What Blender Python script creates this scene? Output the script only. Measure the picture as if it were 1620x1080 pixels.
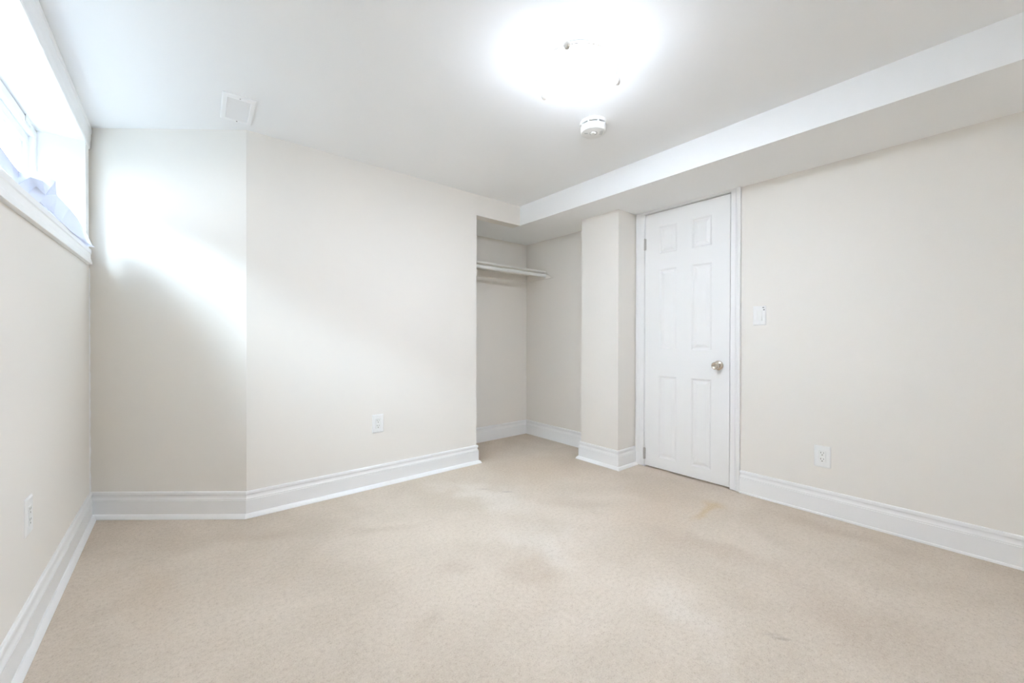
import bpy, bmesh, math, random
from mathutils import Vector, Matrix
random.seed(7)
for o in list(bpy.data.objects): bpy.data.objects.remove(o)
scene = bpy.context.scene

# ---------------------------------------------------------------- plan (metres)
XL, XR = -0.3943, 2.9174          # left and right wall
YB = 2.7576                       # back wall
ZC, ZS = 2.2273, 2.055            # ceiling, underside of the bulkhead
XS = 2.3782                       # bulkhead face
YC, XC = 3.2899, 2.9336           # closet back, closet right side
XK, YK1, YK2 = 2.6724, 1.9075, 2.2852   # chase beside the door
XE = 1.9027                       # end of back wall / closet opening
XD, YD = 0.2998, 3.313            # angled wall from (XL,YD) to (XD,YB)
YR = -1.0                         # wall behind
XCL = 1.0                         # hidden left end of the closet
HB = 0.1492                       # baseboard height
T = 0.1
D1, D2 = 1.166, 1.822             # door leaf, knob side / hinge side
ZD = 2.032

# ---------------------------------------------------------------- camera
cam_d = bpy.data.cameras.new('camera')
cam = bpy.data.objects.new('camera', cam_d); scene.collection.objects.link(cam)
scene.camera = cam
cam_d.sensor_width = 36; cam_d.sensor_fit = 'HORIZONTAL'
cam_d.lens = 635.57 / 1620 * 36
cam_d.clip_start = 0.02
f = Vector((0.638404, 0.769682, -0.005348)); r = Vector((0.769699, -0.638404, 0.002062)); u = r.cross(f)
cam.matrix_world = Matrix(((r.x, u.x, -f.x, 0), (r.y, u.y, -f.y, 0), (r.z, u.z, -f.z, 1.0273), (0, 0, 0, 1)))

# ---------------------------------------------------------------- world, sun, exposure
world = bpy.data.worlds.new('sky'); scene.world = world; world.use_nodes = True
bg = world.node_tree.nodes['Background']
bg.inputs['Color'].default_value = (0.87, 0.94, 1.0, 1); bg.inputs['Strength'].default_value = 0.75
sun_d = bpy.data.lights.new('hazy_sun', 'SUN'); sun = bpy.data.objects.new('hazy_sun', sun_d)
scene.collection.objects.link(sun)
sun_d.energy = 3.7; sun_d.angle = math.radians(44); sun_d.color = (0.68, 0.85, 1.0)
el = math.radians(48); az = math.radians(17)
sd = Vector((math.cos(el) * math.cos(az), math.cos(el) * math.sin(az), -math.sin(el)))
sun.rotation_euler = sd.to_track_quat('-Z', 'Y').to_euler()
sun.location = (-4, 1, 5)
LAMP = 14.0                        # brightness of the ceiling lamp's glass bowl
vs = scene.view_settings
scene.display_settings.display_device = 'sRGB'
vs.view_transform = 'Standard'; vs.look = 'None'; vs.gamma = 1.0; vs.use_curve_mapping = False
vs.exposure = 3.13
scene.cycles.max_bounces = 16; scene.cycles.diffuse_bounces = 10; scene.cycles.transparent_max_bounces = 16
scene.cycles.sample_clamp_indirect = 3; scene.cycles.caustics_reflective = False; scene.cycles.caustics_refractive = False

# ---------------------------------------------------------------- materials
def srgb(r_, g, b):
    c = lambda x: (x / 255 / 12.92) if x / 255 <= 0.04045 else ((x / 255 + 0.055) / 1.055) ** 2.4
    return (c(r_), c(g), c(b), 1)
def mat(name, col, rough=0.5, metal=0.0, spec=0.5, bump=None, var=None):
    m = bpy.data.materials.new(name); m.use_nodes = True
    nt = m.node_tree; b = nt.nodes['Principled BSDF']
    b.inputs['Base Color'].default_value = col; b.inputs['Roughness'].default_value = rough
    b.inputs['Metallic'].default_value = metal; b.inputs['Specular IOR Level'].default_value = spec
    if bump or var:
        tc = nt.nodes.new('ShaderNodeTexCoord')
    if bump:
        sc, st, dist = bump
        n = nt.nodes.new('ShaderNodeTexNoise'); n.inputs['Scale'].default_value = sc; n.inputs['Detail'].default_value = 3
        nt.links.new(tc.outputs['Object'], n.inputs['Vector'])
        bp = nt.nodes.new('ShaderNodeBump'); bp.inputs['Strength'].default_value = st; bp.inputs['Distance'].default_value = dist
        nt.links.new(n.outputs['Fac'], bp.inputs['Height']); nt.links.new(bp.outputs['Normal'], b.inputs['Normal'])
    if var:
        sc, amt = var
        n2 = nt.nodes.new('ShaderNodeTexNoise'); n2.inputs['Scale'].default_value = sc; n2.inputs['Detail'].default_value = 2
        nt.links.new(tc.outputs['Object'], n2.inputs['Vector'])
        mx = nt.nodes.new('ShaderNodeMix'); mx.data_type = 'RGBA'
        mx.inputs['A'].default_value = tuple(c * (1 - amt) for c in col[:3]) + (1,)
        mx.inputs['B'].default_value = tuple(min(1, c * (1 + amt)) for c in col[:3]) + (1,)
        nt.links.new(n2.outputs['Fac'], mx.inputs['Factor']); nt.links.new(mx.outputs['Result'], b.inputs['Base Color'])
    return m
M_wall = mat('beige_wall_paint', (0.842, 0.812, 0.765, 1), 0.75, spec=0.25, bump=(260, 0.12, 0.002), var=(1.3, 0.012))
M_ceil = mat('white_ceiling_paint', (0.915, 0.925, 0.93, 1), 0.9, spec=0.15, bump=(300, 0.1, 0.002), var=(1.1, 0.008))
M_trim = mat('white_trim_paint', (0.88, 0.88, 0.878, 1), 0.35, spec=0.45)
M_door = mat('white_door_paint', (0.88, 0.88, 0.875, 1), 0.38, spec=0.45, bump=(180, 0.06, 0.001))
M_vinyl = mat('white_vinyl', (0.86, 0.87, 0.88, 1), 0.3)
M_plastic = mat('white_plastic', (0.86, 0.86, 0.84, 1), 0.35)
M_plate = mat('white_plate_plastic', (0.87, 0.87, 0.86, 1), 0.3)
M_nickel = mat('brushed_nickel', (0.62, 0.56, 0.49, 1), 0.22, metal=1.0)
M_satin = mat('satin_nickel', (0.80, 0.77, 0.73, 1), 0.42, metal=1.0)
M_steel = mat('hinge_steel', (0.55, 0.54, 0.52, 1), 0.3, metal=1.0)
M_dark = mat('gap_shade', (0.06, 0.055, 0.05, 1), 0.8)  # near-black colour standing in for shade inside gaps
M_slot = mat('socket_slot', (0.10, 0.09, 0.08, 1), 0.7)
M_grey = mat('grey_mark', (0.33, 0.33, 0.33, 1), 0.6)
M_vent = mat('white_register_enamel', (0.93, 0.935, 0.94, 1), 0.3)
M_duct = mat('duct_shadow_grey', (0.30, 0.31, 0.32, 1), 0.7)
M_board = mat('white_shelf_board', (0.82, 0.81, 0.77, 1), 0.45)
M_rod = mat('white_closet_rod', (0.86, 0.87, 0.86, 1), 0.3)
M_foam = mat('brown_foam_gap', (0.30, 0.26, 0.24, 1), 0.9)
M_ground = mat('dark_ground', (0.22, 0.22, 0.21, 1), 0.9, bump=(60, 0.5, 0.01))  # unseen ground, kept dark to cut light bounced onto the ceiling
M_paper = mat('white_pleated_paper', (0.74, 0.74, 0.80, 1), 0.8, spec=0.1)
nt = M_paper.node_tree
tr = nt.nodes.new('ShaderNodeBsdfTranslucent'); tr.inputs['Color'].default_value = (0.84, 0.85, 0.89, 1)
ms = nt.nodes.new('ShaderNodeMixShader'); ms.inputs[0].default_value = 0.4
nt.links.new(nt.nodes['Principled BSDF'].outputs[0], ms.inputs[1]); nt.links.new(tr.outputs[0], ms.inputs[2])
nt.links.new(ms.outputs[0], nt.nodes['Material Output'].inputs[0])

M_glass = bpy.data.materials.new('window_glass'); M_glass.use_nodes = True
nt = M_glass.node_tree; nt.nodes.remove(nt.nodes['Principled BSDF'])
tb = nt.nodes.new('ShaderNodeBsdfTransparent'); tb.inputs[0].default_value = (0.96, 0.98, 0.98, 1)
gb = nt.nodes.new('ShaderNodeBsdfGlossy'); gb.inputs['Roughness'].default_value = 0.02
mx = nt.nodes.new('ShaderNodeMixShader'); mx.inputs[0].default_value = 0.04
nt.links.new(tb.outputs[0], mx.inputs[1]); nt.links.new(gb.outputs[0], mx.inputs[2])
nt.links.new(mx.outputs[0], nt.nodes['Material Output'].inputs[0])

M_bowl = bpy.data.materials.new('lit_alabaster_glass'); M_bowl.use_nodes = True
nt = M_bowl.node_tree; b = nt.nodes['Principled BSDF']
b.inputs['Base Color'].default_value = (0.95, 0.93, 0.88, 1); b.inputs['Roughness'].default_value = 0.25
b.inputs['Emission Color'].default_value = (0.85, 0.955, 1.11, 1); b.inputs['Emission Strength'].default_value = LAMP

M_inner = M_bowl.copy(); M_inner.name = 'bowl_inside'
M_inner.node_tree.nodes['Principled BSDF'].inputs['Emission Strength'].default_value = LAMP * 0.016
nt = M_bowl.node_tree; N = nt.nodes; L = nt.links      # the glow fades towards the rim, away from the bulbs
tc = N.new('ShaderNodeTexCoord'); sx = N.new('ShaderNodeSeparateXYZ'); L.new(tc.outputs['Object'], sx.inputs[0])
mr = N.new('ShaderNodeMapRange'); mr.interpolation_type = 'SMOOTHSTEP'; mr.inputs['From Min'].default_value = -0.064; mr.inputs['From Max'].default_value = -0.112
mr.inputs['To Min'].default_value = LAMP * 0.34; mr.inputs['To Max'].default_value = LAMP
L.new(sx.outputs['Z'], mr.inputs['Value']); L.new(mr.outputs['Result'], N['Principled BSDF'].inputs['Emission Strength'])
# carpet -------------------------------------------------------------------
M_carpet = bpy.data.materials.new('beige_cut_pile_carpet'); M_carpet.use_nodes = True
nt = M_carpet.node_tree; N = nt.nodes; L = nt.links; b = N['Principled BSDF']
b.inputs['Roughness'].default_value = 0.95; b.inputs['Specular IOR Level'].default_value = 0.05
tc = N.new('ShaderNodeTexCoord'); OBJ = tc.outputs['Object']
def noise(scale, detail=3, rough=0.55, dist=0.0, vec=None):
    n = N.new('ShaderNodeTexNoise'); n.inputs['Scale'].default_value = scale; n.inputs['Detail'].default_value = detail
    n.inputs['Roughness'].default_value = rough; n.inputs['Distortion'].default_value = dist
    L.new(vec or OBJ, n.inputs['Vector']); return n.outputs['Fac']
def ramp(fac, p0, p1, v0=0.0, v1=1.0):
    m = N.new('ShaderNodeMapRange'); m.interpolation_type = 'SMOOTHSTEP'
    m.inputs['From Min'].default_value = p0; m.inputs['From Max'].default_value = p1
    m.inputs['To Min'].default_value = v0; m.inputs['To Max'].default_value = v1
    L.new(fac, m.inputs['Value']); return m.outputs['Result']
def math_(op, a, bb):
    m = N.new('ShaderNodeMath'); m.operation = op
    for i, x in enumerate((a, bb)):
        if isinstance(x, (int, float)): m.inputs[i].default_value = x
        else: L.new(x, m.inputs[i])
    return m.outputs[0]
def mixc(fac, a, bb):
    m = N.new('ShaderNodeMix'); m.data_type = 'RGBA'
    for k, x in (('Factor', fac), ('A', a), ('B', bb)):
        if isinstance(x, (int, float, tuple)): m.inputs[k].default_value = x
        else: L.new(x, m.inputs[k])
    return m.outputs['Result']
warp = N.new('ShaderNodeTexNoise'); warp.inputs['Scale'].default_value = 5; warp.inputs['Detail'].default_value = 4
L.new(OBJ, warp.inputs['Vector'])
vsub = N.new('ShaderNodeVectorMath'); vsub.operation = 'SUBTRACT'; vsub.inputs[1].default_value = (0.5, 0.5, 0.5)
L.new(warp.outputs['Color'], vsub.inputs[0])
def blob(cx, cy, rx, ry, rot, w=0.25, soft=0.9):
    """a ragged worn or stained patch lying at (cx, cy) on the floor"""
    sca = N.new('ShaderNodeVectorMath'); sca.operation = 'SCALE'; sca.inputs['Scale'].default_value = w
    L.new(vsub.outputs[0], sca.inputs[0])
    add = N.new('ShaderNodeVectorMath'); add.operation = 'ADD'
    L.new(OBJ, add.inputs[0]); L.new(sca.outputs[0], add.inputs[1])
    mp = N.new('ShaderNodeMapping'); mp.vector_type = 'TEXTURE'
    mp.inputs['Location'].default_value = (cx, cy, 0); mp.inputs['Rotation'].default_value = (0, 0, math.radians(rot))
    mp.inputs['Scale'].default_value = (rx, ry, 1000); L.new(add.outputs[0], mp.inputs['Vector'])
    ln = N.new('ShaderNodeVectorMath'); ln.operation = 'LENGTH'; L.new(mp.outputs[0], ln.inputs[0])
    return ramp(ln.outputs['Value'], 1.0 - soft, 1.0, 1.0, 0.0)
BASE = (0.560, 0.455, 0.362, 1)
col = mixc(ramp(noise(1.6, 4, 0.6, 0.4), 0.32, 0.68), (0.572, 0.494, 0.410, 1), (0.655, 0.572, 0.486, 1))
col = mixc(math_('MULTIPLY', ramp(noise(5.0, 5, 0.65, 0.6), 0.52, 0.75), 0.35), col, (0.55, 0.465, 0.38, 1))
STAINS = []
PALE, DULL, WARM = (0.735, 0.675, 0.610, 1), (0.500, 0.412, 0.330, 1), (0.560, 0.450, 0.345, 1)
for (cx, cy, rx, ry, rot, w, soft, c, a) in [
        (1.55, 2.15, 0.22, 0.62, 12, 0.45, 1.0, PALE, 0.6),       # pale worn track
        (1.42, 1.45, 0.24, 0.45, 5, 0.45, 1.0, PALE, 0.5),
        (1.45, 0.75, 0.12, 0.35, -25, 0.4, 1.0, PALE, 0.35),
        (2.20, 2.35, 0.55, 0.75, 30, 0.35, 1.0, WARM, 0.6),        # browner pile by closet and door
        (2.25, 1.30, 0.70, 0.40, 20, 0.35, 1.0, WARM, 0.45),
        (2.42, 1.10, 0.26, 0.040, 3, 0.10, 1.0, (0.52, 0.36, 0.16, 1), 0.5),     # ochre streak before the door
        (2.55, 1.12, 0.12, 0.09, 20, 0.14, 1.0, (0.54, 0.38, 0.18, 1), 0.35),
        (1.70, 2.095, 0.055, 0.020, -40, 0.05, 1.0, (0.36, 0.30, 0.27, 1), 0.6),  # small grey smudges
        (1.61, 2.244, 0.075, 0.020, -40, 0.06, 1.0, (0.42, 0.35, 0.30, 1), 0.4),
        (1.59, 0.466, 0.050, 0.014, -48, 0.05, 1.0, (0.33, 0.27, 0.23, 1), 0.55),
        (1.58, 0.500, 0.05, 0.014, -40, 0.05, 1.0, (0.36, 0.30, 0.25, 1), 0.4),
        (2.02, 0.90, 0.12, 0.55, 12, 0.25, 1.0, DULL, 0.6),        # duller traffic marks
        (1.90, 0.35, 0.30, 0.40, 10, 0.3, 1.0, DULL, 0.55),
        (1.95, 1.65, 0.30, 0.12, -50, 0.3, 1.0, DULL, 0.45),
        (1.22, 1.28, 0.16, 0.14, 10, 0.3, 1.0, DULL, 0.5),
        (0.95, 1.55, 0.14, 0.08, -30, 0.2, 1.0, DULL, 0.4),
        (0.70, 1.30, 0.12, 0.06, 40, 0.2, 1.0, DULL, 0.4),
        (0.85, 2.10, 0.35, 0.06, -30, 0.2, 1.0, DULL, 0.35),
        (0.30, 2.45, 0.40, 0.09, -36, 0.15, 1.0, DULL, 0.5),
        (-0.10, 2.20, 0.15, 0.50, 10, 0.2, 1.0, WARM, 0.4),
        (2.72, 0.55, 0.10, 0.50, 0, 0.15, 1.0, DULL, 0.5)]:
    col = mixc(math_('MULTIPLY', blob(cx, cy, rx, ry, rot, w, soft), a), col, c)
# pile: clumps of tufts light and dark, with the odd dark crumb
pile = noise(210, 3, 0.7); clump = noise(60, 3, 0.65)
tuft = math_('ADD', math_('MULTIPLY', pile, 0.6), math_('MULTIPLY', clump, 0.4))
col = mixc(math_('MULTIPLY', ramp(tuft, 0.36, 0.50, 1.0, 0.0), 0.46), col, (0.38, 0.305, 0.235, 1))
col = mixc(math_('MULTIPLY', ramp(tuft, 0.50, 0.66), 0.30), col, (0.82, 0.745, 0.65, 1))
vo = N.new('ShaderNodeTexVoronoi'); vo.inputs['Scale'].default_value = 5.5; L.new(OBJ, vo.inputs['Vector'])
sep = N.new('ShaderNodeSeparateColor'); L.new(vo.outputs['Color'], sep.inputs[0])
crumb = math_('MULTIPLY', ramp(vo.outputs['Distance'], 0.012, 0.028, 1.0, 0.0), ramp(sep.outputs[0], 0.72, 0.74))
col = mixc(math_('MULTIPLY', crumb, 0.6), col, (0.17, 0.13, 0.10, 1))
L.new(col, b.inputs['Base Color'])
bp = N.new('ShaderNodeBump'); bp.inputs['Strength'].default_value = 0.55; bp.inputs['Distance'].default_value = 0.006
L.new(tuft, bp.inputs['Height']); L.new(bp.outputs['Normal'], b.inputs['Normal'])

# ---------------------------------------------------------------- mesh helpers
def finish(name, bm, m, parent=None, smooth=False, bevel=0.0, seg=2, angle=40):
    bmesh.ops.remove_doubles(bm, verts=bm.verts, dist=1e-6)
    bmesh.ops.recalc_face_normals(bm, faces=bm.faces)
    me = bpy.data.meshes.new(name); bm.to_mesh(me); bm.free()
    for mm in (m if isinstance(m, (list, tuple)) else [m]): me.materials.append(mm)
    o = bpy.data.objects.new(name, me); scene.collection.objects.link(o)
    if parent: o.parent = parent
    if smooth:
        for p in me.polygons: p.use_smooth = True
        me.set_sharp_from_angle(angle=math.radians(angle))
    if bevel:
        bv = o.modifiers.new('bevel', 'BEVEL'); bv.width = bevel; bv.segments = seg; bv.limit_method = 'ANGLE'
        bv.angle_limit = math.radians(40)
    return o
def box(bm, x0, x1, y0, y1, z0, z1):
    v = [bm.verts.new((x, y, z)) for x in (x0, x1) for y in (y0, y1) for z in (z0, z1)]
    for q in ((0, 1, 3, 2), (4, 6, 7, 5), (0, 4, 5, 1), (2, 3, 7, 6), (0, 2, 6, 4), (1, 5, 7, 3)):
        bm.faces.new([v[i] for i in q])
    return v
def boxes(*bs):
    bm = bmesh.new()
    for q in bs:
        t = bmesh.new(); box(t, *q); me = bpy.data.meshes.new('t'); t.to_mesh(me); t.free(); bm.from_mesh(me); bpy.data.meshes.remove(me)
    return bm
def prism(poly, z0, z1):
    bm = bmesh.new()
    a = [bm.verts.new((x, y, z0)) for x, y in poly]; c = [bm.verts.new((x, y, z1)) for x, y in poly]
    bm.faces.new(a[::-1]); bm.faces.new(c)
    n = len(poly)
    for i in range(n): bm.faces.new((a[i], a[(i + 1) % n], c[(i + 1) % n], c[i]))
    return bm
def lathe(bm, prof, seg=48, M=Matrix.Identity(4)):
    """prof: (radius, height) turned about local z"""
    rings = []
    for rr, z in prof:
        if rr < 1e-6: rings.append([bm.verts.new(M @ Vector((0, 0, z)))])
        else: rings.append([bm.verts.new(M @ Vector((rr * math.cos(2 * math.pi * k / seg), rr * math.sin(2 * math.pi * k / seg), z))) for k in range(seg)])
    for A, B in zip(rings, rings[1:]):
        for k in range(seg):
            k2 = (k + 1) % seg
            if len(A) == 1 and len(B) == 1: continue
            if len(A) == 1: bm.faces.new((A[0], B[k], B[k2]))
            elif len(B) == 1: bm.faces.new((A[k], B[0], A[k2]))
            else: bm.faces.new((A[k], B[k], B[k2], A[k2]))
    return bm
def struct(o, label, cat):
    o['kind'] = 'structure'; o['label'] = label; o['category'] = cat; return o
def empty(name, loc, label=None, cat=None, rot=(0, 0, 0)):
    o = bpy.data.objects.new(name, None); scene.collection.objects.link(o)
    o.location = loc; o.rotation_euler = rot; o.empty_display_size = 0.05
    if label: o['label'] = label; o['category'] = cat
    return o

# ---------------------------------------------------------------- the shell
XO = XL - 0.30                                     # outer face of the window wall
WY0, WY1, WZ0, WZ1 = 1.62, 3.20, 1.50, 2.113     # window opening
struct(finish('floor', boxes((XO, XR + 0.3, YR - T, YC + T, -0.06, 0)), M_carpet),
       'worn beige wall-to-wall carpet with faint stains', 'carpet')
struct(finish('ceiling', boxes((XO, XR + 0.3, YR - T, YC + T, ZC, ZC + 0.08)), M_ceil), 'flat white painted ceiling', 'ceiling')
struct(finish('ceiling_bulkhead', boxes((XS, XR + 0.1, YR, YB + T, ZS, ZC), (XCL - T, XR + 0.1, YB + T, YC + 0.05, ZS, ZC)), M_ceil),
       'white boxed bulkhead along the right side of the ceiling', 'bulkhead')
struct(finish('wall_left', boxes((XO, XL, YR - T, YD + 0.1, 0, WZ0), (XO, XL, YR - T, YD + 0.1, WZ1, ZC),
                                 (XO, XL, YR - T, WY0, WZ0, WZ1), (XO, XL, WY1, YD + 0.1, WZ0, WZ1)), M_wall),
       'beige wall under the high window on the left', 'wall')
struct(finish('wall_angled', prism([(XL, YD), (XD, YB), (XD + 0.08, YB + 0.1), (XL, YD + 0.16)], 0, ZC), M_wall),
       'narrow angled beige wall between the window wall and the back wall', 'wall')
struct(finish('wall_back', boxes((XD, XE, YB, YB + T, 0, ZC), (XE, XS, YB, YB + T, ZS, ZC)), M_wall),
       'beige back wall left of the closet opening', 'wall')
struct(finish('wall_closet', boxes((XCL - T, XC + T, YC, YC + T, 0, ZS), (XCL - T, XCL, YB + T, YC, 0, ZS),
                                   (XC, XC + T, YK2 - 0.05, YC, 0, ZS)), M_wall),
       'beige walls inside the open closet', 'wall')
struct(finish('wall_chase', boxes((XK, XR + 0.1, YK1, YK2, 0, ZS)), M_wall),
       'boxed beige column between the closet and the door', 'column')
struct(finish('wall_right', boxes((XR, XR + T, YR - T, 1.155, 0, ZS), (XR, XR + T, 1.835, YK1 + 0.02, 0, ZS),
                                  (XR, XR + T, 1.155, 1.835, ZD + 0.008, ZS)), M_wall),
       'long beige wall right of the door', 'wall')
struct(finish('wall_rear', boxes((XO, XR + T, YR - T, YR, 0, ZC)), M_wall), 'beige wall behind the viewpoint', 'wall')
struct(finish('ground', boxes((-6.0, XO, -3, 8, 1.20, 1.32)), M_ground), 'unseen ground outside the window, added to block light from below', 'ground')  # out of view, added to block light from below the window

# ---------------------------------------------------------------- baseboards
BOARD = [(0, HB), (.007, HB), (.0105, HB - .003), (.012, HB - .008), (.0115, HB - .017), (.0085, HB - .021),
         (.0075, HB - .027), (.0095, HB - .035), (.0130, HB - .040), (.0145, HB - .043), (.0145, HB - .0455), (.0125, HB - .0465),
         (.0125, HB - .048), (.0155, HB - .0495), (.0155, .0)]
SHOE = BOARD[:-1] + [(.0155, .024), (.020, .0235), (.025, .019), (.030, .011), (.0338, .004), (.0338, 0)]
def norm_r(a, c):
    d = (Vector(c) - Vector(a)).normalized(); return Vector((d.y, -d.x))
def sweep(path, prof, names, labels, cap=True):
    """moulding along a plan path; the room lies to the right of the path; mitred corners"""
    n = len(path); ms_ = []
    for i in range(n):
        if i == 0: ms_.append(norm_r(path[0], path[1]))
        elif i == n - 1: ms_.append(norm_r(path[-2], path[-1]))
        else:
            n1, n2 = norm_r(path[i - 1], path[i]), norm_r(path[i], path[i + 1])
            m = (n1 + n2).normalized(); ms_.append(m / max(0.2, m.dot(n1)))
    for i in range(n - 1):
        bm = bmesh.new(); rings = []
        for k in (i, i + 1):
            rg = [bm.verts.new((path[k][0] + ms_[k].x * d, path[k][1] + ms_[k].y * d, z)) for d, z in prof]
            rg.append(bm.verts.new((path[k][0], path[k][1], 0.0))); rings.append(rg)
        A, B = rings; q = len(A)
        for j in range(q): bm.faces.new((A[j], A[(j + 1) % q], B[(j + 1) % q], B[j]))
        bm.faces.new(A); bm.faces.new(B[::-1])
        o = finish(names[i], bm, M_trim, smooth=True, angle=25)
        struct(o, labels[i], 'baseboard')
sweep([(XL, YR), (XL, YD), (XD, YB), (XE, YB), (XE, YB + T)], SHOE,
      ['baseboard_left', 'baseboard_angled', 'baseboard_back', 'baseboard_back_return'],
      ['white moulded baseboard under the window wall', 'short white baseboard under the angled wall',
       'white baseboard along the back wall to the closet', 'white baseboard end turning into the closet'])
sweep([(XCL, YC), (XC, YC), (XC, YK2 + 0.0)], BOARD, ['baseboard_closet_back', 'baseboard_closet_right'],
      ['white baseboard along the back of the closet', 'white baseboard along the right side of the closet'])
sweep([(XC, YK2), (XK, YK2), (XK, YK1), (XR - 0.016, YK1)], SHOE,
      ['baseboard_chase_closet_side', 'baseboard_chase', 'baseboard_chase_front'],
      ['white baseboard on the closet side of the boxed column', 'white baseboard along the left face of the boxed column',
       'short white baseboard between the column corner and the door casing'])
sweep([(XR, 1.099), (XR, YR)], SHOE[:-6] + [(.0155, .012), (.0185, .0115), (.021, .009), (.0225, .004), (.0225, 0)], ['baseboard_right'], ['white baseboard along the wall right of the door'])
# painted caulk bead in the corner under the window
bm = bmesh.new()
vs_ = []
for k in range(60):
    z = HB + (1.43 - HB) * k / 59; w = 0.0045 + 0.0015 * math.sin(k * 1.9) + 0.001 * math.sin(k * 0.7)
    vs_.append([bm.verts.new((XL, YD - w, z)), bm.verts.new((XL + w * 0.45, YD - w * 0.8, z)), bm.verts.new((XL + w, YD - w * 0.8, z)), bm.verts.new((XL, YD, z))])
for A, B in zip(vs_, vs_[1:]):
    for j in range(4): bm.faces.new((A[j], A[(j + 1) % 4], B[(j + 1) % 4], B[j]))
bm.faces.new(vs_[0]); bm.faces.new(vs_[-1][::-1])
struct(finish('trim_1', bm, M_trim), 'thin uneven bead of white caulk in the corner below the window', 'caulk')

# ---------------------------------------------------------------- window
win = empty('window_1', (XL, 2.37, WZ0)); struct(win, 'white basement window set high in a deep recess of the left wall', 'window')
inv = Matrix.Translation((-XL, -2.37, -WZ0))
def wpart(name, bm, m, **k):
    bm.transform(inv); return finish(name, bm, m, win, **k)
def extrude_y(prof, y0, y1, tilt=None):
    """prof: (x,z) outline; tilt(z,y)->z"""
    bm = bmesh.new(); R = []
    for y in (y0, y1):
        R.append([bm.verts.new((x, y, tilt(z, y) if tilt else z)) for x, z in prof])
    n = len(prof)
    for j in range(n): bm.faces.new((R[0][j], R[0][(j + 1) % n], R[1][(j + 1) % n], R[1][j]))
    bm.faces.new(R[0]); bm.faces.new(R[1][::-1]); return bm
YE = 3.222
cas = [(0, 0), (0, .006), (.004, .009), (.010, .010), (.040, .0105), (.062, .013), (.080, .013), (.088, .0135), (.092, .0165), (.110, .0165), (.114, .015), (.1243, .0135), (.1243, 0)]
# head casing: width upward from 2.10
wpart('head_casing', extrude_y([(XL + d, 2.1027 + w) for w, d in cas], 1.50, YE + 0.075), M_trim)
# side casing at the angled wall
bm = bmesh.new(); R = []
sc_ = [(w * 0.085 / 0.1243, d * 0.3) for w, d in cas]
for z in (1.44, 2.1027): R.append([bm.verts.new((XL + d, 3.195 + w, z)) for w, d in sc_])
for j in range(len(sc_)): bm.faces.new((R[0][j], R[0][(j + 1) % len(sc_)], R[1][(j + 1) % len(sc_)], R[1][j]))
bm.faces.new(R[0]); bm.faces.new(R[1][::-1])
wpart('side_casing', bm, M_trim)
# sill casing: slopes a little along its length
st = lambda z, y: z + (y - 1.7446) * (0.0153 + (z - 1.4206) / 0.079 * 0.0035)
ap = [(XL, 1.4206), (XL + .0175, 1.4206), (XL + .0185, 1.424), (XL + .0185, 1.436), (XL + .0150, 1.439), (XL + .0150, 1.446), (XL + .0125, 1.450), (XL + .0125, 1.474),
      (XL + .0155, 1.479), (XL + .0155, 1.4985), (XL + .013, 1.5005), (XL, 1.5005)]
wpart('sill_casing', extrude_y(ap, 1.50, YE + 0.05, st), M_trim)
# painted reveals of the recess and the sill board
XF = -0.567
wpart('recess_lining', boxes((XF - .09, XL + 0.002, WY0 - .0, WY1, WZ1 - 0.0035, WZ1 + 0.004), (XF - .09, XL + .002, WY1 - 0.002, WY1 + .004, WZ0, WZ1), (XF - .09, XL + .002, WY0 - .004, WY0 + .002, WZ0, WZ1)), M_trim)
wpart('sill', extrude_y([(XF - .09, 1.47), (XL + .004, 1.47), (XL + .004, 1.4985), (XF - .09, 1.4985)], WY0, WY1, st), M_trim)
# frame, sash and pane
def ring(bm, x0, x1, y0, y1, z0, z1, w):
    for q in ((x0, x1, y0, y1, z1 - w, z1), (x0, x1, y0, y1, z0, z0 + w), (x0, x1, y0, y0 + w, z0 + w, z1 - w), (x0, x1, y1 - w, y1, z0 + w, z1 - w)):
        box(bm, *q)
g = 0.006
ZF0, ZF1, YF0, YF1 = 1.515, WZ1 - 0.0115, WY0 + g, WY1 - 0.005
bm = bmesh.new(); ring(bm, XF - .10, XF, YF0, YF1, ZF0, ZF1, .045)
wpart('window_frame', bm, M_vinyl, bevel=.003)
bm = bmesh.new(); ring(bm, XF - .075, XF - .02, YF0 + .047, YF1 - .047, ZF0 + .047, ZF1 - .047, .045)
box(bm, XF - .075, XF - .02, 2.28, 2.33, ZF0 + .092, ZF1 - .092)
sash = wpart('sash', bm, M_vinyl, bevel=.003)
bm = bmesh.new(); ring(bm, XF - .06, XF - .032, YF0 + .093, 2.279, ZF0 + .093, ZF1 - .093, .014); ring(bm, XF - .06, XF - .032, 2.331, YF1 - .093, ZF0 + .093, ZF1 - .093, .014)
o = finish('glazing_bead', (bm.transform(inv), bm)[1], M_vinyl, sash, bevel=.002)
bm = boxes((XF - .052, XF - .048, YF0 + .092, 2.28, ZF0 + .092, ZF1 - .092), (XF - .052, XF - .048, 2.33, YF1 - .092, ZF0 + .092, ZF1 - .092)); bm.transform(inv)
finish('pane', bm, M_glass, sash)
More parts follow.
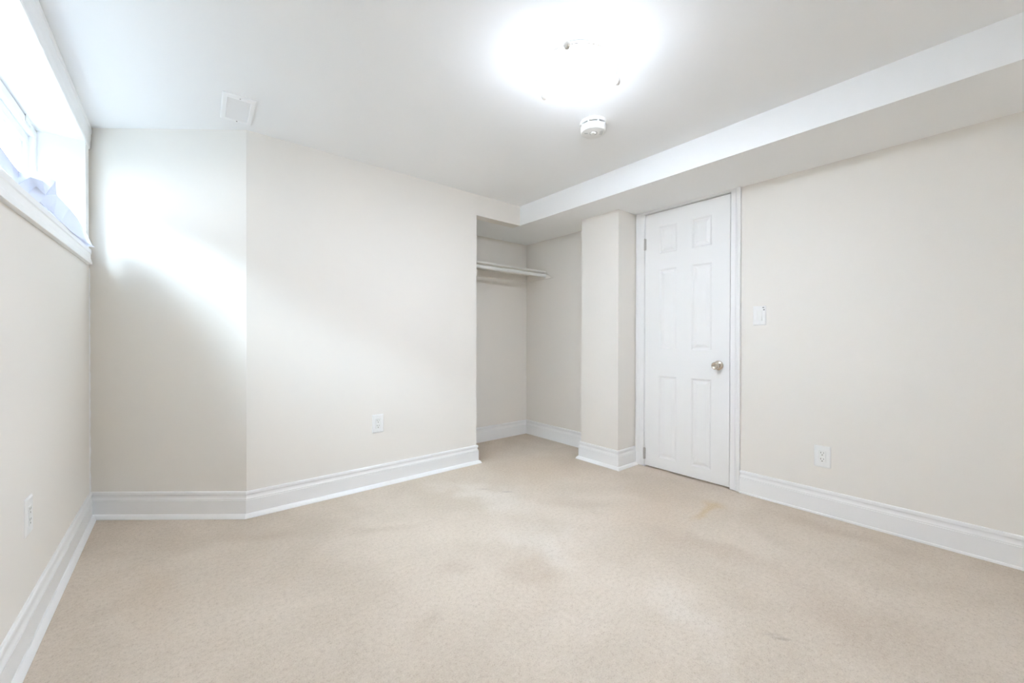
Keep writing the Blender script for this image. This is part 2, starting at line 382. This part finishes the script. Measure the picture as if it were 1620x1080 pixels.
# open foam-filled gap between frame and recess, crossed by leftover strips of tape
wpart('foam_gap', boxes((XF - .09, XF - .012, YF0, YF1, ZF1, ZF1 + .008), (XF - .09, XF - .012, YF1, YF1 + .003, ZF0, ZF1)), M_foam)
bm = bmesh.new()
for (y0, y1, z0, z1) in [(2.99, 3.07, ZF1 - .03, ZF1 + .0105), (3.06, 3.11, ZF1 - .008, ZF1 + .0105), (2.93, 2.98, ZF1 - .055, ZF1 - .04)]:
    pts = [(y0, z0 + .004), (y0 + .02, z0), (y1 - .015, z0 + .006), (y1, z0 + .002), (y1 - .004, z1 - .003), (y0 + .03, z1), (y0 + .004, z1 - .004)]
    A = [bm.verts.new((XF + .003, y, z)) for y, z in pts]; B = [bm.verts.new((XF + .0005, y, z)) for y, z in pts]
    bm.faces.new(A); bm.faces.new(B[::-1])
    for j in range(len(pts)): bm.faces.new((A[j], B[j], B[(j + 1) % len(pts)], A[(j + 1) % len(pts)]))
wpart('tape_remnant', bm, M_plastic)

# ---------------------------------------------------------------- fallen pleated paper shade on the sill
V = dict(
    Z0=(-.43, 1.72, 1.63), Z1=(-.405, 1.70, 1.522), A0=(-0.464, 2.156, 1.675), A1=(-0.479, 2.360, 1.681), A2=(-.425, 2.10, 1.562), A3=(-.40, 1.86, 1.530),
    B1=(-0.476, 2.417, 1.674), B2=(-0.427, 2.308, 1.629), B3=(-.42, 2.251, 1.556), B4=(-.415, 2.10, 1.543),
    C1=(-0.506, 2.847, 1.801), C2=(-0.427, 2.490, 1.670), C3=(-0.412, 2.445, 1.602),
    D1=(-0.486, 3.093, 1.837), D2=(-0.404, 2.483, 1.648), D3=(-0.453, 2.896, 1.725),
    E0=(-.40, 2.023, 1.524), Eb=(-.405, 2.17, 1.537), E1=(-0.417, 2.337, 1.605), E2=(-.385, 2.197, 1.512), E3=(-.39, 2.416, 1.556), E4=(-.40, 2.376, 1.586),
    F1=(-0.433, 2.789, 1.688), Fa=(-.41, 2.88, 1.660), F2=(-.40, 3.012, 1.6435), F3=(-.385, 3.183, 1.592), F4=(-.370, 3.219, 1.546), F5=(-.376, 2.72, 1.511), Fm=(-.384, 2.55, 1.531), F6=(-.388, 2.434, 1.532),
    G0=(-.377, 2.16, 1.511), G1=(-.356, 3.18, 1.531), G2=(-.3755, 3.09, 1.519), G3=(-.3765, 2.68, 1.513), Gm=(-.366, 3.00, 1.522),
    H0=(-.470, 1.72, 1.54), H1=(-.475, 2.40, 1.57), H2=(-.50, 2.95, 1.60), H3=(-.46, 3.06, 1.545))
FACES = ['Z0 A0 A3 Z1', 'A0 A1 A2 A3', 'A2 B1 B4', 'B1 B2 B3 B4', 'B2 C1 C2 C3 B3', 'C2 D2 C3', 'C2 D1 D2', 'D2 D1 D3', 'D2 D3 C3', 'A3 A2 B4 E0',
         'E0 B4 B3 Eb', 'E0 Eb E1 E2', 'Eb B3 E1', 'E1 E4 E3 E2', 'B3 C3 E4 E1', 'E4 C3 F1', 'E4 F1 E3', 'C3 D3 F1',
         'E3 F1 Fa Fm F6', 'Fa F2 F5 Fm', 'F2 F3 F4 Gm F5', 'E2 E3 F6 G0', 'G0 F6 Fm F5 G3', 'G3 F5 Gm', 'Gm F4 G1', 'G3 Gm G1 G2',
         'A0 Z0 H0 H1', 'A1 A0 H1', 'B1 A1 H1 ', 'A1 B1 A2', 'B2 B1 H1', 'C1 B2 H1', 'D1 C2 C1 H2', 'C1 H1 H2', 'D3 D1 H2 H3', 'F1 D3 H3 F2']
bm = bmesh.new()
vv = {k: bm.verts.new(Vector(c)) for k, c in V.items()}
for fs in FACES:
    ks = fs.split()
    try: bm.faces.new([vv[k] for k in ks])
    except ValueError: pass
bmesh.ops.triangulate(bm, faces=[x for x in bm.faces if len(x.verts) > 3])
shade = finish('pleated_paper_shade', bm, M_paper)
so = shade.modifiers.new('thickness', 'SOLIDIFY'); so.thickness = 0.0015; so.offset = 0
shade['label'] = 'crumpled white pleated paper shade fallen onto the window sill'; shade['category'] = 'paper shade'

# ---------------------------------------------------------------- door
door = empty('door_1', (XR, (D1 + D2) / 2, 0)); struct(door, 'white six-panel door with satin nickel knob, under the bulkhead', 'door')
dinv = Matrix.Translation((-XR, -(D1 + D2) / 2, 0))
def dpart(name, bm, m, parent=None, **k):
    bm.transform(dinv); return finish(name, bm, m, parent or door, **k)
# leaf: front at XR - 0.003, six sunk and raised panels
XFD = XR - 0.003
ys = [D1 + .0035, 1.2925, 1.4395, 1.5525, 1.6995, D2 - .002]
zs = [.012, .0965, .7435, .9505, 1.5810, 1.7000, 1.9170, ZD - .002]
bm = bmesh.new()
def quad(pts): bm.faces.new([bm.verts.new(p) for p in pts])
for i in range(5):
    for j in range(7):
        y0, y1, z0, z1 = ys[i], ys[i + 1], zs[j], zs[j + 1]
        if i in (1, 3) and j in (1, 3, 5):
            rings = [(0, 0), (.004, .0015), (.012, .0075), (.020, .0082), (.040, .0022), (.043, .002)]
            for (a, da), (c, dc) in zip(rings, rings[1:]):
                P = lambda s, d: [(XFD + d, y0 + s, z0 + s), (XFD + d, y1 - s, z0 + s), (XFD + d, y1 - s, z1 - s), (XFD + d, y0 + s, z1 - s)]
                A, B = P(a, da), P(c, dc)
                for k in range(4): quad((A[k], A[(k + 1) % 4], B[(k + 1) % 4], B[k]))
            quad(P(*rings[-1]))
        else:
            quad([(XFD, y0, z0), (XFD, y1, z0), (XFD, y1, z1), (XFD, y0, z1)])
XB = XFD + .035; y0, y1, z0, z1 = ys[0], ys[-1], zs[0], zs[-1]
quad([(XB, y0, z0), (XB, y1, z0), (XB, y1, z1), (XB, y0, z1)])
for k in range(5):
    quad([(XFD, ys[k], z0), (XFD, ys[k + 1], z0), (XB, ys[k + 1], z0), (XB, ys[k], z0)]); quad([(XFD, ys[k], z1), (XFD, ys[k + 1], z1), (XB, ys[k + 1], z1), (XB, ys[k], z1)])
for k in range(7):
    quad([(XFD, y0, zs[k]), (XFD, y0, zs[k + 1]), (XB, y0, zs[k + 1]), (XB, y0, zs[k])]); quad([(XFD, y1, zs[k]), (XFD, y1, zs[k + 1]), (XB, y1, zs[k + 1]), (XB, y1, zs[k])])
leaf = dpart('door_leaf', bm, M_door)
# jamb lining; the stop is coloured near-black as shade in the gap
jm = 0.011
dpart('jamb', boxes((XR - .004, XR + T, D1 - jm, D1 - .0025, 0, ZD + .006), (XR - .004, XR + T, D2 + .0015, D2 + jm, 0, ZD + .006),
                    (XR - .004, XR + T, D1 - jm, D2 + jm, ZD + .0035, ZD + .010)), M_trim)
dpart('door_stop', boxes((XB + .001, XR + T, D1 - .002, D1 + .012, 0, ZD + .003), (XB + .001, XR + T, D2 - .012, D2 + .002, 0, ZD + .003), (XB + .001, XR + T, D1, D2, ZD - .012, ZD + .003)), M_dark)
dpart('dark_backing', boxes((XB + .004, XR + .22, D1 - .02, D2 + .02, -.02, .002), (XR + .2, XR + .22, D1 - .05, D2 + .05, 0, ZS)), M_dark)  # slab and sheet coloured dark as the shade behind the door
# casing: stepped colonial profile, w outward from the leaf
cp = [(0, 0), (0, .011), (.002, .012), (.030, .0125), (.033, .0145), (.0355, .0120), (.043, .0150), (.048, .0185), (.051, .0165), (.053, .0185), (.062, .0185), (.065, .016), (.065, 0)]
def casing_v(yb, sgn, w):
    bm = bmesh.new(); R = []
    for z in (0.004, ZS): R.append([bm.verts.new((XR - d, yb + sgn * a * w / .065, z)) for a, d in cp])
    n = len(cp)
    for j in range(n): bm.faces.new((R[0][j], R[0][(j + 1) % n], R[1][(j + 1) % n], R[1][j]))
    bm.faces.new(R[0]); bm.faces.new(R[1][::-1]); return bm
dpart('casing', casing_v(D1 - .003, -1, .064), M_trim)
dpart('casing', casing_v(D2 + .004, 1, .074), M_trim)
dpart('head_casing', boxes((XR - .012, XR, D1 - .003, D2 + .004, ZD + .006, ZS)), M_trim)
# hinges on the left edge
for zc_ in (1.7957, 0.1066):
    bm = bmesh.new()
    for k in range(5):
        z0 = zc_ - .0445 + k * .0178
        lathe(bm, [(0, z0), (.0062, z0), (.0070, z0 + .0012), (.0070, z0 + .0160), (.0062, z0 + .0172), (0, z0 + .0172)], 16, Matrix.Translation((XR - .009, D2 + .0015, 0)))
    lathe(bm, [(0, zc_ - .0475), (.004, zc_ - .0475), (.0045, zc_ - .0445), (.003, zc_ + .0445), (.0052, zc_ + .0455), (.004, zc_ + .0485), (0, zc_ + .0490)], 16, Matrix.Translation((XR - .009, D2 + .0015, 0)))
    box(bm, XR - .0045, XR - .0028, D2 - .010, D2 + .0015, zc_ - .0445, zc_ + .0445)
    dpart('hinge', bm, M_steel, smooth=True)
# knob
KY, KZ = 1.2436, 0.8465
KM = Matrix.Translation((XFD, KY, KZ)) @ Matrix.Rotation(math.radians(-90), 4, 'Y')
bm = bmesh.new()
lathe(bm, [(0, 0), (.0335, 0), (.0335, .0025), (.0320, .0050), (.0270, .0085), (.0200, .0110), (.0135, .0125), (.0120, .0160)], 48, KM)
kb = dpart('knob_rosette', bm, M_nickel, smooth=True)
bm = bmesh.new()
lathe(bm, [(.0120, .0125), (.0118, .0240), (.0135, .0280), (.0200, .0345), (.0245, .0430), (.0258, .0510), (.0250, .0570), (.0225, .0610), (.0195, .0620), (.0180, .0605), (.0120, .0590), (.0, .0585)], 48, KM)
finish('door_knob', (bm.transform(dinv), bm)[1], M_nickel, door, smooth=True, angle=50)
bm = bmesh.new(); box(bm, XFD - .0012, XFD + .01, D1 - .0018, D1 + .0022, KZ - .028, KZ + .028)
dpart('latch_plate', bm, M_steel)

# ---------------------------------------------------------------- closet shelf and rod
shelf = empty('closet_shelf', (2.2, YC, 1.70), 'thin white shelf board across the top of the open closet', 'shelf')
si = Matrix.Translation((-2.2, -YC, -1.70))
def spart(name, bm, m, **k):
    bm.transform(si); return finish(name, bm, m, shelf, **k)
spart('shelf_board', boxes((XCL, XC, 2.985, YC, 1.719, 1.734)), M_board, bevel=.0015)
struct(finish('trim_2', boxes((XCL, XC, YC - .018, YC, 1.652, 1.7185)), M_wall, bevel=.001), 'beige painted cleat under the shelf along the back of the closet', 'cleat')
bm = bmesh.new()
out = [(2.875, 1.653), (YC - .018, 1.652), (YC - .018, 1.7185), (2.995, 1.7185)]
A = [bm.verts.new((XC - .018, y, z)) for y, z in out]; B = [bm.verts.new((XC, y, z)) for y, z in out]
bm.faces.new(A); bm.faces.new(B[::-1])
for j in range(4): bm.faces.new((A[j], B[j], B[(j + 1) % 4], A[(j + 1) % 4]))
struct(finish('trim_3', bm, M_wall), 'beige painted cleat on the right side of the closet, carrying the shelf end', 'cleat')
rod = empty('closet_rod', (2.2, 2.985, 1.685), 'round white hanging rod just under the front of the closet shelf', 'closet rod')
ri = Matrix.Translation((-2.2, -2.985, -1.685))
bm = bmesh.new(); lathe(bm, [(0, XCL), (.0155, XCL), (.0155, XC - .0185), (0, XC - .0185)], 24, Matrix.Translation((0, 2.985, 1.6855)) @ Matrix.Rotation(math.radians(90), 4, 'Y'))
bm.transform(ri); finish('rod', bm, M_rod, rod, smooth=True)
bm = bmesh.new(); lathe(bm, [(0, 0), (.0195, 0), (.0195, .003), (.0185, .005), (.0185, .012), (.0165, .012), (.0165, .005), (0, .005)], 24, Matrix.Translation((XC - .018, 2.985, 1.6855)) @ Matrix.Rotation(math.radians(-90), 4, 'Y'))
bm.transform(ri); finish('rod_socket', bm, M_rod, rod, smooth=True)

# ---------------------------------------------------------------- outlets and switch (built facing local -y, plate on the xz plane)
def plate_bm(w, h, hole_w, hole_h, d=.006):
    bm = bmesh.new()
    R = [(w / 2, h / 2, 0), (w / 2, h / 2, d * .35), (w / 2 - .003, h / 2 - .003, d * .8), (w / 2 - .006, h / 2 - .006, d), (hole_w / 2, hole_h / 2, d), (hole_w / 2, hole_h / 2, d * .3)]
    rings = [[bm.verts.new((sx * a, -dd, sz * c)) for sx, sz in ((-1, -1), (1, -1), (1, 1), (-1, 1))] for a, c, dd in R]
    for A, B in zip(rings, rings[1:]):
        for k in range(4): bm.faces.new((A[k], A[(k + 1) % 4], B[(k + 1) % 4], B[k]))
    bm.faces.new(rings[-1]); bm.faces.new(rings[0][::-1]); return bm
def screw_bm(x, z, y=-.006, rr=.0032):
    bm = bmesh.new(); lathe(bm, [(0, 0), (rr, 0), (rr * .8, .0010), (0, .0012)], 16, Matrix.Translation((x, y, z)) @ Matrix.Rotation(math.radians(90), 4, 'X')); return bm
def outlet(loc, rz, label, w=.080, h=.1265):
    t = empty('wall_outlet', loc, label, 'outlet', (0, 0, rz)); t['group'] = 'duplex wall outlets'
    finish('cover_plate', plate_bm(w, h, .0345, .0680), M_plate, t)
    face = finish('receptacle_face', boxes((-.0165, .0165, -.0072, -.001, -.0332, .0332)), M_plastic, t, bevel=.0012)
    for s in (1, -1):
        c = .0195 * s - (.002 if s > 0 else -.001)
        finish('blade_slot', boxes((-.0078, -.0054, -.0074, -.0060, c + .0015, c + .0100)), M_slot, face)
        finish('blade_slot', boxes((.0054, .0076, -.0074, -.0060, c + .0022, c + .0092)), M_slot, face)
        bm = bmesh.new(); lathe(bm, [(0, 0), (.0028, 0), (.0028, .0014), (0, .0014)], 16, Matrix.Translation((0, -.0060, c - .0068)) @ Matrix.Rotation(math.radians(90), 4, 'X'))
        finish('ground_hole', bm, M_slot, face)
        finish('screw', screw_bm(0, s * .0485), M_plate, t)
    return t
outlet((1.070, YB, .4376), 0, 'white outlet low on the back wall, left of the closet opening')
outlet((XR, .650, .3413), math.radians(-90), 'white outlet low on the right wall, right of the door')
outlet((XL, 2.084, .4290), math.radians(90), 'white outlet below the window, seen nearly edge-on')
sw = empty('light_switch', (XR, .9865, 1.1850), 'white rocker light switch on the wall beside the door', 'light switch', (0, 0, math.radians(-90)))
finish('cover_plate', plate_bm(.076, .126, .0345, .0680), M_plate, sw)
bm = bmesh.new()
pr = [(-.0015, -.0325), (-.0060, -.0325), (-.0052, 0), (-.0098, .0325), (-.0015, .0325)]
pr = [(-.001, -.0325), (-.0102, -.0325), (-.0066, 0), (-.0056, .0325), (-.001, .0325)]
A = [bm.verts.new((-.0163, y, z)) for y, z in pr]; B = [bm.verts.new((.0163, y, z)) for y, z in pr]
bm.faces.new(A); bm.faces.new(B[::-1])
for j in range(5): bm.faces.new((A[j], B[j], B[(j + 1) % 5], A[(j + 1) % 5]))
finish('rocker', bm, M_plastic, sw, bevel=.0008)
for s in (1, -1): finish('screw', screw_bm(0, s * .0485), M_plate, sw)
for (x, z, w, h) in ((.0225, .0515, .0110, .0062), (.0265, .0375, .0085, .0085)):
    o = finish('mark', boxes((x - w / 2, x + w / 2, -.0066, -.0055, z - h / 2, z + h / 2)), M_grey, sw); o['label'] = 'small dark smudge'

# ---------------------------------------------------------------- ceiling vent
vent = empty('ceiling_vent', (.2402, 2.537, ZC), 'white louvered air register in the ceiling above the angled wall', 'vent', (0, 0, math.radians(-2)))
W2, L2, IW, IL = .0710, .1445, .0480, .1130
bm = bmesh.new()
R = [(W2, L2, 0), (W2, L2, -.003), (W2 - .004, L2 - .004, -.0075), (IW + .003, IL + .003, -.0085), (IW, IL, -.0075), (IW, IL, 0)]
rings = [[bm.verts.new((sx * a, sy * c, z)) for sx, sy in ((-1, -1), (1, -1), (1, 1), (-1, 1))] for a, c, z in R]
for A, B in zip(rings, rings[1:]):
    for k in range(4): bm.faces.new((A[k], A[(k + 1) % 4], B[(k + 1) % 4], B[k]))
finish('frame', bm, M_vent, vent, bevel=.0012)
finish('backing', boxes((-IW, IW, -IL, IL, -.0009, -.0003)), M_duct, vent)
bm = bmesh.new(); ns = 18
for k in range(ns):
    yc_ = -IL + (k + .5) * 2 * IL / ns; hw = .0056
    p = [(yc_ + hw, -.0075), (yc_ + hw - .0011, -.0081), (yc_ - hw, -.0030), (yc_ - hw + .0011, -.0024)]
    A = [bm.verts.new((-IW, y, z)) for y, z in p]; B = [bm.verts.new((IW, y, z)) for y, z in p]
    bm.faces.new(A); bm.faces.new(B[::-1])
    for j in range(4): bm.faces.new((A[j], B[j], B[(j + 1) % 4], A[(j + 1) % 4]))
finish('louvers', bm, M_vent, vent)
for s, m_ in ((-1, M_steel), (1, M_slot)):
    bm = bmesh.new(); lathe(bm, [(0, -.0072), (.0032, -.0072), (.0030, -.0092), (0, -.0097)], 16, Matrix.Translation((.002, s * .1285, 0)))
    finish('screw', bm, m_, vent)

# ---------------------------------------------------------------- ceiling lamp
LX, LY, LR, LZ = 1.3146, 1.1580, .1690, 2.170
lamp = empty('ceiling_lamp', (LX, LY, ZC), 'lit round white glass bowl lamp held to the ceiling by nickel clips', 'ceiling lamp')
dz = LZ - ZC
bm = bmesh.new(); lathe(bm, [(0, 0), (.115, 0), (.120, -.004), (.120, -.020), (.112, -.026), (0, -.026)], 48)
finish('canopy', bm, M_plate, lamp, smooth=True)
bm = bmesh.new(); prof = []
for k in range(15):
    a = k / 14; rr = LR * math.sin(a * math.pi / 2); prof.append((rr, dz - .070 * math.cos(a * math.pi / 2) ** 1.0))
prof += [(LR + .002, dz + .003), (LR - .002, dz + .003)]
for k in range(13, -1, -1):
    a = k / 14; rr = (LR - .005) * math.sin(a * math.pi / 2); prof.append((rr, dz + .001 - .065 * math.cos(a * math.pi / 2)))
lathe(bm, prof, 64)
bowl = finish('glass_bowl', bm, [M_bowl, M_inner], lamp, smooth=True, angle=60)
for p in bowl.data.polygons:
    if p.normal.z > 0.0: p.material_index = 1
bm = bmesh.new(); lathe(bm, [(LR + .0020 + .0018 * math.cos(t * math.pi / 5), dz + .002 + .0018 * math.sin(t * math.pi / 5)) for t in range(11)], 96)
finish('rim', bm, M_nickel, lamp, smooth=True)
for ang in (-149, -29, 91):
    a = math.radians(ang); cx, cy = math.cos(a), math.sin(a)
    bm = bmesh.new()
    MM = Matrix.Rotation(a, 4, 'Z')
    t = bmesh.new()
    for q in ((.108, .116, -.008, .008, dz + .006, -.018), (.108, LR + .008, -.008, .008, dz + .0035, dz + .0065), (LR + .004, LR + .008, -.008, .008, dz - .022, dz + .0065)): box(t, *q)
    me = bpy.data.meshes.new('t'); t.transform(MM); t.to_mesh(me); t.free(); bm.from_mesh(me); bpy.data.meshes.remove(me)
    clip = finish('clip', bm, M_satin, lamp)
    bm = bmesh.new()
    KM2 = MM @ Matrix.Translation((LR + .006, 0, dz - .014)) @ Matrix.Rotation(math.radians(90), 4, 'Y')
    lathe(bm, [(0, 0), (.006, 0), (.006, .003), (.012, .0045), (.0148, .009), (.0155, .014), (.0148, .019), (.012, .0235), (.007, .0265), (0, .0275)], 24, KM2)
    finish('thumb_screw', bm, M_satin, clip, smooth=True)

# ---------------------------------------------------------------- smoke alarm
al = empty('smoke_alarm', (1.7710, 1.4330, ZC), 'round white smoke alarm on the ceiling beyond the lamp', 'smoke alarm', (0, 0, math.radians(-45)))
bm = bmesh.new(); lathe(bm, [(0, 0), (.0735, 0), (.0735, -.012), (.0715, -.0155), (.058, -.0155), (.058, -.027), (0, -.027)], 64)
finish('mounting_ring', bm, M_plastic, al, smooth=True)
bm = bmesh.new()
lathe(bm, [(.0585, -.0150), (.0600, -.0150), (.0600, -.0240), (.0585, -.0240)], 64)
finish('gap_shade_band', bm, M_dark, al, smooth=True)  # dark band paints in the shade between ring and body
for k in range(8):
    t = bmesh.new(); box(t, .058, .0700, -.003, .003, -.0240, -.0150); t.transform(Matrix.Rotation(k * math.pi / 4 + .3, 4, 'Z'))
    finish('spacer_rib', t, M_plastic, al)
bm = bmesh.new(); lathe(bm, [(.055, -.0235), (.0690, -.0235), (.0700, -.025), (.0695, -.048), (.0675, -.0535), (.0640, -.0560), (.0600, -.0565), (0, -.0565)], 64)
body = finish('body', bm, M_plastic, al, smooth=True, angle=35)
bm = bmesh.new()                    # rounded three-sided test button
pts = []
for k in range(36):
    th = 2 * math.pi * k / 36; rr = .0125 + .0022 * math.cos(3 * th); pts.append((rr * math.cos(th), rr * math.sin(th)))
A = [bm.verts.new((x, y, -.0563)) for x, y in pts]; B = [bm.verts.new((x * .97, y * .97, -.0590)) for x, y in pts]; Cc = [bm.verts.new((x * .85, y * .85, -.0602)) for x, y in pts]
for X, Y in ((A, B), (B, Cc)):
    for j in range(36): bm.faces.new((X[j], X[(j + 1) % 36], Y[(j + 1) % 36], Y[j]))
bm.faces.new(Cc)
finish('test_button', bm, M_plastic, al, smooth=True)
def arc_bm(r0, r1, a0, a1, z0, z1, n=20):
    bm = bmesh.new(); R = []
    for k in range(n + 1):
        th = math.radians(a0 + (a1 - a0) * k / n); c, s = math.cos(th), math.sin(th)
        R.append([bm.verts.new((rr * c, rr * s, z)) for rr, z in ((r0, z0), (r1, z0), (r1, z1), (r0, z1))])
    for X, Y in zip(R, R[1:]):
        for j in range(4): bm.faces.new((X[j], X[(j + 1) % 4], Y[(j + 1) % 4], Y[j]))
    bm.faces.new(R[0]); bm.faces.new(R[-1][::-1]); return bm
for a0, a1 in ((-55, 60), (120, 235)): finish('button_groove', arc_bm(.0185, .0205, a0, a1, -.0572, -.0560), M_grey, al)
for k, x in enumerate((-.0445, -.0385, -.0335)):
    o = finish('indicator_mark', boxes((x - .0018, x + .0018, -.0035, .0035, -.0572, -.0560)), M_slot if k == 0 else M_grey, al)
for r0 in (.0370, .0430, .0490): finish('sounder_slot', arc_bm(r0, r0 + .0016, -28, 28, -.0571, -.0560), M_duct, al)
